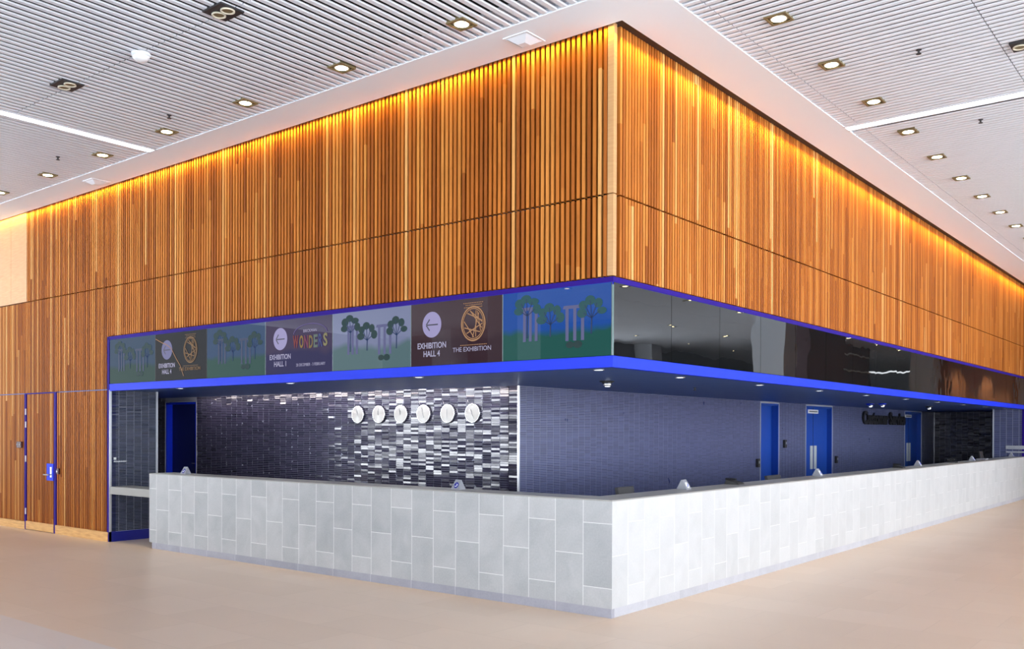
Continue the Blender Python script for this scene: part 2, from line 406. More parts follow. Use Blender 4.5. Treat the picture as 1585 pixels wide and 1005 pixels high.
mb = MB(); mb.box((-10.46, -.026, .885), (-10.41, -.016, 1.045)); mb.bar((-10.435, -.07, .925), (-10.435, -.016, .925), .010); mb.bar((-10.58, -.07, .925), (-10.43, -.07, .925), .011)
h = part(d1, 'lever_handle', mb, chrome)

mb = MB(); mb.box((-11.64, -.035, 1.335), (-11.47, 0, 1.44)); mb2 = MB()
ic = mb.build('door_intercom', redbrown, bevel=.006); tag(ic, 'small dark maroon two-button panel on the battens left of the timber door', 'control panel')
for i in (0, 1):
    mb = MB(); mb.cyl((-11.60+i*.085, -.041, 1.39), .017, .008, ax=1, n=16); mb.build('button', midgrey, ic)
mb = MB(); mb.box((-10.24, -.03, .94), (-10.18, 0, 1.03)); k = mb.build('key_switch', redbrown, bevel=.004); tag(k, 'small dark key switch on the battens right of the timber door', 'switch')
mb = MB(); mb.cyl((-10.21, -.04, .985), .014, .012, ax=1, n=16); mb.build('key_barrel', chrome, k)

# ================================================================ fascia with screens
mb = MB()
mb.prism([(L, 0), (0, 0), (0, YE), (-.07, YE), (-.07, .07), (L, .07)], ZB-.012, 2.308, 'xy')        # lower band
fas = struct('trim_1', mb, blue)
mb = MB(); mb.prism([(L, -.004), (.004, -.004), (.004, YE), (-.05, YE), (-.05, .05), (L, .05)], 2.955, 3.0, 'xy'); struct('trim_2', mb, darkblue)
mb = MB(); mb.prism([(L, .006), (-.006, .006), (-.006, YE), (-.05, YE), (-.05, .05), (L, .05)], 2.925, 2.956, 'xy'); struct('trim_3', mb, blue)
mb = MB(); mb.box((L-.03, -.004, .0), (L+.022, .10, 3.0)); struct('trim_4', mb, darkblue)
mb = MB(); mb.box((L+.022, -.002, .0), (L+.036, .03, ZB)); mb.box((L-.01, .735, 0), (L+.034, .765, ZB)); struct('trim_5', mb, trimw)
mb = MB(); mb.box((-.10, YE-.02, .0), (.004, YE+.05, 3.0)); struct('trim_6', mb, darkblue)
mb = MB(); mb.box((L, .07, 2.308), (-.05, .6, 2.98)); mb.box((-.6, .07, 2.308), (-.07, YE, 2.98)); struct('trim_7', mb, black)
# soffit
mb = MB(); mb.prism([(-13.5, .03), (-.03, .03), (-.03, 24), (-4.2, 24), (-4.2, 4), (-13.5, 4)], ZB, ZB+.07, 'xy'); struct('trim_8', mb, soffit_m)

# ---- picture materials for the screens (they give off their own light, seen through glossy glass)
def screen_mat(name, c_top, c_bot, es, img=True):
    m = glass_mat(name, .0); g = G(m); g.b.inputs['Specular IOR Level'].default_value = .24; vec, o = g.xyz()
    ns = g.n('ShaderNodeTexNoise'); ns.inputs['Scale'].default_value = 2.5; g.l(vec, ns.inputs['Vector'])
    t = g.m('ADD', g.m('MULTIPLY', g.m('SUBTRACT', o[2], 2.31), 1.6), g.m('MULTIPLY', g.m('SUBTRACT', ns.outputs['Fac'], .5), .35))
    c = g.ramp(t, [(.0, c_bot), (.36, c_bot), (.46, c_top), (1, c_top)])
    g.l(c, g.b.inputs['Emission Color']); g.b.inputs['Emission Strength'].default_value = es*.6; return m
def em(name, c, es): return M(name, (.01, .01, .01), .5, spec=.12, emit=c, es=es*.6)
S_LAND = [(.030, .075, .155, .022, .075, .062, .85), (.030, .075, .175, .020, .085, .070, 1.0), (.22, .25, .42, .10, .18, .20, 1.0), (.010, .085, .42, .012, .105, .09, 1.0)]  # third entry is paler: reflection haze put into the picture colours
xs = [-8.655, -7.42, -6.185, -4.95, -3.717, -2.480, -1.244, -.012]
glyph = em('sign_lettering_light', (.52, .50, .72), .9); disc_m = em('sign_disc_light', (.42, .38, .68), 1.0); disc_d = em('sign_disc_dim', (.20, .20, .40), 1.0)
ink = M('sign_arrow_ink', (.006, .004, .02), .3)
gold = em('sign_gold_light', (.62, .33, .16), .8); goldd = em('sign_gold_dim', (.42, .24, .11), .7)
leafm = em('picture_leaf', (.015, .11, .13), .9); trunkm = em('picture_trunk', (.02, .05, .16), .8); figm = em('picture_pale_pillar', (.16, .17, .38), .8); figd = em('picture_pale_pillar_dim', (.075, .10, .20), .8)
leafd = em('picture_leaf_dim', (.012, .055, .06), .9); bushm = em('picture_bush', (.006, .045, .05), .9)
def face_poly(mb, pts, y=-.004):
    """flat picture element on the screen face, pts in (x,z)"""
    mb.poly([(p[0], y, p[1]) for p in pts], [tuple(range(len(pts)))])
def ell(cx, cz, rx, rz, n=28): return [(cx+rx*math.cos(2*math.pi*i/n), cz+rz*math.sin(2*math.pi*i/n)) for i in range(n)]
def stroke(mb, a, b, w, y=-.0045):
    d = Vector((b[0]-a[0], b[1]-a[1])).normalized()*w/2; n = Vector((-d.y, d.x))
    face_poly(mb, [(a[0]+n.x, a[1]+n.y), (a[0]-n.x, a[1]-n.y), (b[0]-n.x, b[1]-n.y), (b[0]+n.x, b[1]+n.y)], y)
ZS0, ZS1 = 2.312, 2.952
names = ['dim blue and green landscape picture at the far left end, beside the blue frame',
 'black screen with arrow disc and gold ring emblem, between the two leftmost landscape pictures',
 'dim blue landscape picture left of the purple hall one screen',
 'purple-blue screen with arrow disc, EXHIBITION HALL 1 and coloured WONDERS lettering',
 'landscape picture paled by painted-in reflections right of the hall one screen',
 'brown screen with arrow disc, EXHIBITION HALL 4 and large gold ring emblem',
 'vivid blue landscape picture with trees, nearest the glass corner']
kinds = ['land', 'dark', 'land', 'wonder', 'land', 'brown', 'land']; li = 0
for i in range(7):
    x0, x1 = xs[i]+.004, xs[i+1]-.004; kd = kinds[i]; cx = (x0+x1)/2; W1 = x1-x0
    s = thing('display_screen', (cx, 0, ZS0), 'wall-mounted '+names[i], 'screen', 'display screens above the desk')
    if kd == 'land': p = S_LAND[li]; m = screen_mat('landscape_picture', p[0:3], p[3:6], p[6]); li += 1
    elif kd == 'dark': m = screen_mat('black_picture', (.003, .002, .006), (.003, .002, .006), 1)
    elif kd == 'wonder': m = screen_mat('purple_picture', (.045, .024, .085), (.014, .008, .085), 1)
    else: m = screen_mat('brown_picture', (.060, .028, .036), (.040, .014, .022), 1)
    mb = MB(); mb.box((x0, .0, ZS0), (x1, .012, ZS1)); mb.build('panel', m, s)
    mb = MB(); mb.box((x1, -.001, ZS0), (x1+.007, .012, ZS1)); mb.build('edge_strip', M('screen_edge_%s' % 'abcdefg'[i], (.16, .22, .24), .4) if i in (3, 5, 4, 2) else black, s)
    if kd == 'land':
        vivid = i == 6; lf = leafm if vivid else leafd; fg = figm if (vivid or i == 4) else figd
        for (u0, u1, z0, z1) in ((.20, .33, .17, .46), (.60, .76, .15, .44)):
            gm = MB()
            X0 = x0+u0*W1; X1 = x0+u1*W1
            for k in range(3): X = X0+(X1-X0)*k/2.3; face_poly(gm, [(X, ZS0+z0), (X+.035, ZS0+z0), (X+.035, ZS0+z1), (X, ZS0+z1)], -.0030-.0001*k)
            face_poly(gm, [(X0-.03, ZS0+z1), (X1+.03, ZS0+z1), (X1+.02, ZS0+z1+.03), (X0-.02, ZS0+z1+.03)], -.0036)
            gm.build('picture_pillars', fg, s)
        rr = random.Random(3)
        for (uu, zt) in ((.46, .33), (.83, .36), (.24, .43)):
            tm = MB(); lm = MB(); X = x0+uu*W1; zt += ZS0
            stroke(tm, (X, ZS0+.20), (X+.005, zt), .016)
            for (dx, dz) in ((-.07, .10), (-.01, .14), (.06, .11), (.09, .04), (-.08, .03)):
                stroke(tm, (X+.003, zt-.02), (X+dx, zt+dz), .009)
                face_poly(lm, ell(X+dx*1.25, zt+dz, .045+.02*rr.random(), .032+.016*rr.random(), 12), -.0040-.0002*rr.random())
            tm.build('picture_tree', trunkm, s); lm.build('picture_leaves', lf, s)
        bm_ = MB(); face_poly(bm_, ell(x0+.64*W1, ZS0+.115, .045, .03), -.0032); face_poly(bm_, ell(x0+.71*W1, ZS0+.115, .05, .034), -.0034); bm_.build('picture_bushes', bushm, s)
    else:
        acx = x0+ {1: .237, 3: .233, 5: .243}[i]*W1
        dm = MB(); face_poly(dm, ell(acx, 2.727, .132, .132, 40), -.003); dm.build('arrow_disc', disc_d if kd == 'dark' else disc_m, s)
        am = MB(); stroke(am, (acx-.075, 2.725), (acx+.085, 2.725), .013); stroke(am, (acx-.078, 2.727), (acx-.03, 2.782), .014, -.0048); stroke(am, (acx-.078, 2.723), (acx-.03, 2.668), .014, -.0051); am.build('arrow', ink, s)
        hall = '1' if kd == 'wonder' else '4'
        text_mesh('hall_lettering', 'EXHIBITION', .1, glyph, s, (acx, -.005, 2.515), 'L', width=.40, height=.062, ext=.0005, bold=.002)
        text_mesh('hall_lettering', 'HALL '+hall, .1, glyph, s, (acx, -.005, 2.432), 'L', width=.23, height=.062, ext=.0005, bold=.002)
        ex = x0+.70*W1
        if kd == 'wonder':
            cols = [(.45, .07, .06), (.55, .34, .08), (.40, .08, .16), (.42, .30, .10), (.25, .34, .30), (.10, .14, .45), (.50, .46, .22)]
            for k, ch in enumerate('WONDERS'):
                wdt = .085 if ch != 'W' else .12; X = ex-.28+.085*k+(.02 if k else 0)
                text_mesh('title_letter', ch, .2, em('title_letter_%s' % 'abcdefg'[k], cols[k], .55), s, (X, -.005, 2.665+.012*abs(k-3)/3), 'L', width=wdt*.85, height=.150, ext=.0005, bold=.006)
            text_mesh('title_line', 'BRICKMAN', .05, glyph, s, (ex-.02, -.005, 2.795), 'L', width=.24, height=.034, ext=.0005)
            text_mesh('date_line', '20 DECEMBER - 3 FEBRUARY', .05, glyph, s, (ex-.01, -.005, 2.405), 'L', width=.52, height=.034, ext=.0005)
            rm = MB(); pts = [(ex-.02+.30*math.cos(a), 2.76+.115*math.sin(a)) for a in [math.pi*(.02+.96*t/16) for t in range(17)]]
            for a, b in zip(pts, pts[1:]): stroke(rm, a, b, .012)
            rm.build('title_arc', em('title_arc_light', (.16, .12, .34), .8), s)
        else:
            gm = MB(); gs = goldd if kd == 'dark' else gold
            for rx, rz, wd, ph in ((.150, .168, .014, 0), (.132, .148, .008, .3), (.158, .160, .005, .8)):
                pts = [(ex+rx*math.cos(a+ph), 2.70+rz*math.sin(a+ph)) for a in [2*math.pi*t/30 for t in range(31)]]
                for t_, (a, b) in enumerate(zip(pts, pts[1:])): stroke(gm, a, b, wd, -.0045-.00002*t_-.0007*ph)
            rr = random.Random(5)      # a plain interlaced flourish inside the ring
            for k in range(9):
                a = rr.uniform(0, 6.28); b = a+rr.uniform(1.6, 2.6)
                stroke(gm, (ex+.12*math.cos(a), 2.70+.135*math.sin(a)), (ex+.12*math.cos(b), 2.70+.135*math.sin(b)), .010, -.0052-.0001*k)
            gm.build('ring_emblem', gs, s)
            text_mesh('title_line', 'THE EXHIBITION', .05, gs if kd == 'dark' else glyph, s, (ex-.02, -.005, 2.452), 'L', width=.50, height=.045, ext=.0005)
            for k, (z, wd) in enumerate(((2.905, .26), (2.885, .20), (2.862, .24), (2.492, .34))):
                lm = MB(); q = ex-wd/2
                while q < ex+wd/2: stroke(lm, (q, z), (q+.016, z), .007, -.0045); q += .022
                lm.build('fine_print', gs, s)
            if kd == 'dark':
                vm = MB(); pts = [(x0+.01, 2.89), (x0+.17, 2.83), (x0+.28, 2.80), (x0+.40, 2.74), (x0+.52, 2.60), (x0+.62, 2.50), (x0+.70, 2.36)]
                for t_, (a, b) in enumerate(zip(pts, pts[1:])): stroke(vm, a, b, .010, -.0056-.0001*t_)
                vm.build('gold_streak', gold, s)
# ---- glass panels on the right
k = 0; y = .012
while y < YE-.05:
    y2 = min(y+1.032, YE-.02); mb = MB(); mb.box((-.05, y+.003, ZS0), (-.0, y2-.003, ZS1))
    o = mb.build('glass_panel', glass, loc=(0, y, ZS0)); tag(o, 'black mirror-like glass fascia panel, %s from the corner' % (ORD[k] if k < 13 else ['fourteenth','fifteenth','sixteenth','seventeenth','eighteenth','nineteenth'][k-13]), 'glass panel', 'black glass panels above the long counter'); y = y2; k += 1
mb = MB(); mb.box((-.012, -.002, ZS0), (.002, .012, 2.93)); struct('trim_9', mb, M('glass_edge', (.10, .17, .17), .3))

# ================================================================ tiled walls
def tiles(name, axis, plane, a0, a1, z0, z1, mat, sgn, tw=.148, th=.0230, tilt=.02, tiltz=.02, seed=1, gw=None, kind='structure', parent=None):
    rnd = random.Random(seed); mb = MB(); tone = []
    ncol = int(round((a1-a0)/tw)); tw = (a1-a0)/ncol; nrow = int((z1-z0)/th)
    dep = .004; gw = gw or (.0055 if mat is tile_blue else .0035)
    for c in range(ncol):
        off = rnd.uniform(0, th)*.0
        wz = rnd.uniform(-.004, .004)
        z = z0
        while z < z1-.004:
            hh = th*rnd.choice((1, 1, 1, 1)); zt = min(z+hh, z1)
            A0 = a0+c*tw+gw; A1 = a0+(c+1)*tw-gw; Z0 = z+.0018; Z1 = zt-.0018
            if Z1-Z0 < .004: break
            tx = rnd.gauss(0, tilt)*(Z1-Z0)/2; ta = rnd.gauss(0, tiltz)*(A1-A0)/2
            base = plane; q = [(A0, Z0, -tx-ta), (A1, Z0, -tx+ta), (A1, Z1, tx+ta), (A0, Z1, tx-ta)]
            P = []
            for (A, Z, d) in q:
                out = plane+sgn*(dep+d); P.append((A, out, Z) if axis == 0 else (out, A, Z))
            n = len(mb.v); mb.v += P
            B = [((A, plane, Z) if axis == 0 else (plane, A, Z)) for (A, Z, d) in q]; mb.v += B
            fs = [(0,1,2,3), (0,4,5,1), (1,5,6,2), (2,6,7,3), (3,7,4,0)]
            if (axis == 0 and sgn > 0) or (axis == 1 and sgn < 0): fs = [t[::-1] for t in fs]
            mb.f += [tuple(n+i for i in t) for t in fs]; v = rnd.random(); tone += [v]*5
            z = zt
    mb.tone = [1]
    o = mb.build(name, mat, parent, kind=kind)
    at = o.data.attributes.new('tone', 'FLOAT', 'FACE')
    if len(o.data.polygons) == len(tone): at.data.foreach_set('value', tone)
    return o
# back wall facing -Y with the clocks; corridor door at its left end
CD0, CD1, CDH = -11.12, -10.14, 2.135
mb = MB(); mb.box((CD1, TY, 0), (TX-.001, TY+.2, ZB)); mb.box((-13, TY, 0), (CD0, TY+.2, ZB)); mb.box((CD0, TY, CDH), (CD1, TY+.2, ZB))
wb = struct('wall_back', mb, grout)
tiles('tile_field', 0, TY, CD1+.02, TX-.012, .0, ZB, tile_dark, -1, th=.029, tilt=.085, tiltz=.03, seed=3, parent=wb)
tiles('tile_field', 0, TY, -13, CD0-.02, .0, ZB, tile_dark, -1, tilt=.08, tiltz=.03, seed=4, parent=wb)
# long wall facing +X
OP = [(9.76, 10.62, 2.185), (12.04, 13.58, 2.185), (19.07, 20.65, 2.19)]
mb = MB(); y = TY
for (a, b, z) in OP:
    mb.box((TX-.2, y, 0), (TX, a, ZB)); mb.box((TX-.2, a, z), (TX, b, ZB)); y = b
mb.box((TX-.2, y, 0), (TX, 22, ZB))
wc = struct('wall_inner', mb, grout)
tiles('tile_field', 1, TX, TY+.012, OP[0][0]-.02, .0, ZB, tile_blue, 1, tilt=.008, tiltz=.004, seed=5, parent=wc)
tiles('tile_field', 1, TX, OP[0][1]+.02, OP[1][0]-.02, .5, ZB, tile_blue, 1, tilt=.008, tiltz=.004, seed=6, parent=wc)
tiles('tile_field', 1, TX, OP[1][1]+.02, OP[2][0]-.02, .5, ZB, tile_blue, 1, tilt=.008, tiltz=.004, seed=7, parent=wc)
tiles('tile_field', 1, TX, OP[2][1]+.02, 22, .5, ZB, tile_blue, 1, tilt=.01, tiltz=.01, seed=8, parent=wc)
# far end wall and return piers
mb = MB(); mb.box((TX-.2, 22, 0), (-.0, 22.2, ZB)); we = struct('wall_end', mb, grout); tiles('tile_field', 0, 22, TX, -.2, .5, ZB, tile_dark, -1, tilt=.06, seed=9, parent=we)
mb = MB(); mb.box((-.745, YE, 0), (-.03, YE+.02, ZB)); wq = struct('wall_pier', mb, grout); tiles('tile_field', 0, YE, -.735, -.03, .5, ZB, tile_blue, -1, tilt=.05, seed=10, parent=wq)
mb = MB(); mb.box((L-.02, .03, .0), (L+.02, .745, ZB)); wp = struct('wall_return', mb, grout); tiles('tile_field', 1, L+.02, .03, .735, .15, ZB, tile_mat('glazed_teal_tile', (.012, .020, .040), (.035, .045, .085), .2), 1, tw=.118, tilt=.06, seed=11, parent=wp)
mb = MB(); mb.box((-13.2, .745, 0), (-13, 2.6, ZB)); struct('wall_corridor', mb, grout)
# skirting and trims
mb = MB(); mb.box((L+.02, -.002, 0), (L+.036, .745, .145)); struct('baseboard_return', mb, blueskirt)
mb = MB(); mb.box((TX-.012, TY-.012, 0), (TX+.012, TY+.012, ZB)); struct('trim_10', mb, trimw)
mb = MB(); mb.box((-.765, YE-.012, 0), (-.735, YE+.02, ZB)); struct('trim_11', mb, trimw)
mb = MB(); mb.box((TX-.01, 21.985, 0), (TX+.015, 22.01, ZB)); struct('trim_12', mb, trimw)

# ---- blue doors in the tiled walls
def frame_door(name, axis, plane, a0, a1, h, sgn_in, leaf_mat, rec=.16):
    """opening trim + reveal + leaf recessed behind the wall face; front is towards +X (axis 1) or -Y (axis 0)"""
    fr = .018; mb = MB()
    def bx(A0, A1, D0, D1, Z0, Z1):
        # D measured from the wall face into the wall
        if axis == 1: mb.box((plane-D1, A0, Z0), (plane-D0, A1, Z1))
        else: mb.box((A0, plane+D0, Z0), (A1, plane+D1, Z1))
    bx(a0+.03, a1-.03, rec, rec+.045, .0, h-.03)
    d = struct(name, mb, leaf_mat)
    mb = MB(); bx(a0-fr, a0, -.010, .05, 0, h+fr); bx(a1, a1+fr, -.010, .05, 0, h+fr); bx(a0-fr, a1+fr, -.010, .05, h, h+fr)
    part(d, 'opening_trim', mb, trimw)
    mb = MB(); bx(a0, a0+.035, -.002, .2, 0, h); bx(a1-.035, a1, -.002, .2, 0, h); bx(a0, a1, -.002, .2, h-.035, h)
    part(d, 'door_jamb', mb, doorblue if name != 'door_2' else blue)
    return d
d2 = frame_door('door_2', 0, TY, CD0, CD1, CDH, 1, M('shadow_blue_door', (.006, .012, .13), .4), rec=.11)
mb = MB(); mb.box((CD1-.11, TY+.095, 1.0), (CD1-.08, TY+.11, 1.14)); mb.bar((CD1-.095, TY+.04, 1.05), (CD1-.095, TY+.11, 1.05), .009); mb.bar((CD1-.20, TY+.04, 1.05), (CD1-.09, TY+.04, 1.05), .01)
part(d2, 'lever_handle', mb, chrome)
for n_, (a, b, h_) in zip(('door_3', 'door_4', 'door_5'), OP):
    d = frame_door(n_, 1, TX, a, b, h_, 1, doorblue, rec=.13 if n_ == 'door_3' else .10)
    if n_ != 'door_3':
        c = (a+b)/2 - .10; X = TX-.10
        mb = MB(); mb.box((X, c-.006, .01), (X+.004, c+.006, h_-.04)); part(d, 'leaf_gap', mb, black)
        for q in (-.17, .05):
            mb = MB(); mb.box((X, c+q, .84), (X+.012, c+q+.14, 1.34)); part(d, 'push_plate', mb, platem, bevel=.003)
        mb = MB(); mb.box((X, c-.30, 2.035), (X+.010, c+.28, 2.115)); sp = part(d, 'door_sign', mb, paper)
        lm = MB()
        for q in range(12): lm.box((X+.010, c-.24+q*.04, 2.06), (X+.0115, c-.24+q*.04+.026, 2.09))
        part(d, 'sign_lettering', lm, darkgrey)
# customer service lettering
cs = text_mesh('wall_lettering', 'Customer Service', .3, black, None, (TX+.035, 17.26, 1.985), 'R', width=3.42, height=.33, ext=.02, bold=.012)
tag(cs, 'black raised Customer Service lettering on the blue tiled wall', 'sign')
# switches on the tiled wall
for (y, z, s_, lab) in ((10.88, 1.41, .05, 'dark switch box on the blue tiles between the first and second blue doors'), (9.60, 1.06, .05, 'dark card reader low on the blue tiles left of the narrow blue door'), (13.80, 1.03, .05, 'dark card reader on the tiles right of the double blue door')):
    mb = MB(); mb.box((TX, y-s_, z-.09), (TX+.05, y+s_, z+.07)); o = mb.build('card_reader', black, bevel=.006); tag(o, lab, 'switch')
    mb = MB(); mb.box((TX+.05, y-.02, z-.02), (TX+.056, y+.02, z+.03)); mb.build('reader_lamp', midgrey, o)
# silver rail on the return wall
def rail(name, pts, lab):
    o = thing(name, pts[0], lab, 'sign'); return o
mb = MB(); X = L+.026
mb.box((X, .06, 1.165), (X+.020, .255, 1.185)); rl = mb.build('room_sign', chrome); tag(rl, 'slim silver sign bar on the tiled return wall beside the timber wall', 'sign')
mb = MB(); mb.box((X, .065, 1.20), (X+.012, .10, 1.235)); mb.build('sign_symbol', paper, rl)
mb = MB(); mb.box((-.46, YE-.03, 1.13), (.0, YE-.006, 1.17)); mb.box((-.46, YE-.03, 1.22), (.0, YE-.006, 1.31)); rl = mb.build('room_sign', chrome); tag(rl, 'silver sign plate on the tiled pier at the far end of the long counter', 'sign')

# ================================================================ clocks
def make_clock(loc):
    t = thing('wall_clock', loc, '', 'clock', 'six wall clocks in a row'); x, y, z = loc
    mb = MB(); mb.lathe((x, y, z), [(.124, 0), (.130, -.006), (.130, -.024), (.124, -.030), (.119, -.027)], ax=1, n=48); mb.build('case', chrome, t, smooth=True)
    mb = MB(); mb.cyl((x, y-.028, z), .121, .006, ax=1, n=48); dial = mb.build('dial', clockm, t)
    return t
hands = [(0, 6.1), (6.2, .05), (.05, 6.1), (2.85, -.25), (.02, 3.1), (-.35, 2.7)]
clabs = ['leftmost', 'second from left', 'third from left', 'fourth from left', 'fifth from left', 'rightmost']
cxs = [-5.908, -5.460, -5.011, -4.566, -4.114, -3.668]; c0 = None
for i, cx in enumerate(cxs):
    loc = (cx, TY-.008, 1.876)
    if c0 is None: c0 = make_clock(loc); t = c0
    else: t = clone(c0, loc)
    t['label'] = 'round brushed aluminium wall clock, %s of the six on the dark tiles' % clabs[i]
for i, t in enumerate([o for o in bpy.data.objects if o.name.startswith('wall_clock')]):
    x, y, z = t.location
    for nm, a, ln, wd in (('hour_hand', hands[i][0], .055, .003), ('minute_hand', hands[i][1], .085, .0022)):
        mb = MB(); mb.bar((x-.012*math.sin(a), y-.036, z-.012*math.cos(a)), (x+ln*math.sin(a), y-.036, z+ln*math.cos(a)), wd, 6); mb.build(nm, midgrey, t)
    mb = MB(); mb.bar((x-.075, y-.003, z+.10), (x-.105, y-.003, z+.175), .0022, 6); mb.build('hanging_wire', chrome, t)

# ================================================================ counter
CL = -7.57; CRY = 18.9
ct = thing('reception_counter', (0, 0, 0), 'long L-shaped reception counter clad in grey stone tiles with a grey top', 'counter')
cf = .085
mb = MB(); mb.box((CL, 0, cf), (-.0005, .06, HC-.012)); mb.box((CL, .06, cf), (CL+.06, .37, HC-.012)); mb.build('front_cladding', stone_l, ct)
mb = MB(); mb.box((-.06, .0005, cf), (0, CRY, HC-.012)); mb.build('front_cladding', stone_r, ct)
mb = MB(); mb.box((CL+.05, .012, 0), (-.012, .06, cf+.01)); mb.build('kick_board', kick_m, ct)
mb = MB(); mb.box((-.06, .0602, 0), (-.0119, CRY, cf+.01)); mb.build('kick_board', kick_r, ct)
mb = MB(); mb.prism([(CL, 0), (0, 0), (0, CRY), (-.37, CRY), (-.37, .37), (CL, .37)], HC-.012, HC, 'xy'); mb.build('counter_top', ctop, ct)
mb = MB(); mb.prism([(CL+.06, .06), (-.06, .06), (-.06, CRY), (-.95, CRY), (-.95, .95), (CL+.06, .95)], .72, .75, 'xy'); mb.build('work_surface', ctop, ct)
for xx in (-6.5, -4.5, -2.5):
    mb = MB(); mb.box((xx, .06, 0), (xx+.03, .9, .72)); mb.build('support_panel', darkgrey, ct)
for yy in (2.5, 6, 10, 14, 18):
    mb = MB(); mb.box((-.9, yy, 0), (-.06, yy+.03, .72)); mb.build('support_panel', darkgrey, ct)
mb = MB(); mb.box((L+.042, .004, .70), (CL-.004, .34, .812)); fl = mb.build('low_counter_flap', ctop, bevel=.003)
tag(fl, 'low grey shelf bridging the gap between the timber wall and the counter end', 'shelf')

# ---- queue number signs on the counter
plab = ['at the left end of the counter near the corridor door', 'on the left counter in front of the bright shiny tiles', 'on the right counter, nearest the stone corner', 'on the right counter in front of the double blue door', 'on the right counter below the far blue door', 'on the right counter before the dark end wall', 'at the far right end of the long counter']
def sign(loc, right, lab):
    t = thing('counter_sign', loc, 'small grey wedge-shaped sign '+lab, 'sign', 'wedge signs on the counter'); x, y, z = loc
    mb = MB(); hgt = .100
    # wedge: outward leaning face, tapering to the top
    wB, wT, d = (.062, .038, .10) if not right else (.055, .045, .125)
    P = [(-wB, 0, 0), (wB, 0, 0), (wB, d, 0), (-wB, d, 0), (-wT, d*.50, hgt), (wT, d*.50, hgt), (wT, d*.60, hgt), (-wT, d*.60, hgt)]
    F = [(0,3,2,1),(4,5,6,7),(0,1,5,4),(1,2,6,5),(2,3,7,6),(3,0,4,7)]
    def T(p): return (x+p[0], y+p[1], z+p[2]) if not right else (x-p[1], y+p[0], z+p[2])
    mb.poly([T(p) for p in P], F); mb.build('body', midgrey, t, bevel=.002)
    def on(u, v, o=.002): # point on the leaning face
        return T((u, d*.50*v/hgt-o, v))
    mb = MB(); cc = [on(.030*math.cos(a), .045+.030*math.sin(a)) for a in [2*math.pi*k/24 for k in range(24)]]; mb.poly(cc, [tuple(range(24))])
    mb.build('blue_disc', em('sign_blue', (.03, .04, .5), .8) if not right else paper, t)
    mb = MB(); pts = [(-.016, .036), (-.002, .032), (.010, .040), (.014, .052), (.002, .056)]
    for a, b in zip(pts, pts[1:]): mb.bar(on(*a, .004), on(*b, .004), .0035, 6)
    mb.build('swoosh_mark', paper if not right else blue, t)
    return t
for i, (x, y) in enumerate(((-6.96, .13), (-2.01, .17))): sign((x, y, HC), False, plab[i])
for i, y in enumerate((1.80, 5.60, 10.45, 14.5, 18.6)): sign((-.20, y, HC), True, plab[i+2])

# ---- desk equipment that peeps over the counter
def monitor(y, z1, lab, x=-.52, wd=.42):
    t = thing('desk_monitor', (x, y, .75), lab, 'monitor'); 
    mb = MB(); mb.box((x-.12, y-.10, .7505), (x+.10, y+.10, .765)); mb.build('stand_foot', darkgrey, t)
    mb = MB(); mb.box((x-.01, y-.025, .765), (x+.02, y+.025, z1-.12)); mb.build('stand_neck', darkgrey, t)
    rot = Matrix.Translation((x, y, z1-.14)) @ Matrix.Rotation(math.radians(-12), 4, 'Y')
    mb = MB(); mb.box((-.02, -wd/2, -.14), (.02, wd/2, .14), rot); mb.build('housing', darkgrey, t, bevel=.006)
    mb = MB(); mb.box((-.023, -wd/2+.015, -.125), (-.0201, wd/2-.015, .125), rot); mb.build('display', black, t)
monitor(1.08, 1.09, 'dark desk monitor peeping over the right counter nearest the stone corner', wd=.30)
monitor(4.75, 1.075, 'dark desk monitor behind the counter between the narrow and double blue doors', wd=.44)
monitor(16.6, 1.20, 'dark angled desk monitor near the far right end of the counter', wd=.3)
def phone(x, y, lab, big=1):
    t = thing('desk_telephone', (x, y, .98), lab, 'telephone'); z = HC if x > -.37 else .75
    t.location.z = z
    mb = MB(); mb.prism([(x-.09, z), (x+.09, z), (x+.07, z+.02), (x-.07, z+.055)], y-.08, y+.08, 'xz'); mb.build('base', black, t, bevel=.004)
    mb = MB(); mb.box((x-.08, y-.085, z+.05), (x+.05, y-.035, z+.072)); mb.build('handset', black, t, bevel=.012)
phone(-.27, 3.02, 'black desk telephone on the right counter between the first monitor and narrow blue door')
phone(-.27, 9.35, 'black desk telephone on the right counter below the Customer Service lettering')
phone(-.27, 12.9, 'black desk telephone on the right counter below the far end wall')
mb = MB(); mb.box((-.33, 15.2, HC), (-.15, 15.5, HC+.03)); o = mb.build('document_tray', midgrey, bevel=.004); tag(o, 'small flat grey tray on the far part of the counter', 'tray')

# ================================================================ ceiling fittings
def make_downlight(x, y, lab, group, r=.060, lit=True, big=.098):
    t = thing('recessed_downlight', (x, y, ZC-.012), lab, 'ceiling light', group); z = ZC-.012; s_ = big
    mb = MB()
    for a in ((-s_, -s_, s_, -s_+.020), (-s_, s_-.020, s_, s_), (-s_, -s_+.020, -s_+.020, s_-.020), (s_-.020, -s_+.020, s_, s_-.020)): mb.box((x+a[0], y+a[1], z), (x+a[2], y+a[3], z+.07))
    mb.box((x-s_+.020, y-s_+.020, z+.012), (x+s_-.020, y+s_-.020, z+.07)); mb.build('housing', bronze, t)
    mb = MB(); mb.lathe((x, y, z+.012), [(r+.016, 0), (r+.012, -.008), (r+.002, -.008), (r, 0)], n=28); mb.build('lamp_ring', cream, t, smooth=True)
    mb = MB(); mb.cyl((x, y, z+.004), r, .010, n=28); mb.build('lamp_lens', lampm, t)
    return t
gl = 'lit downlights along the left timber wall'; gr = 'lit downlights along the right timber wall'
p = None
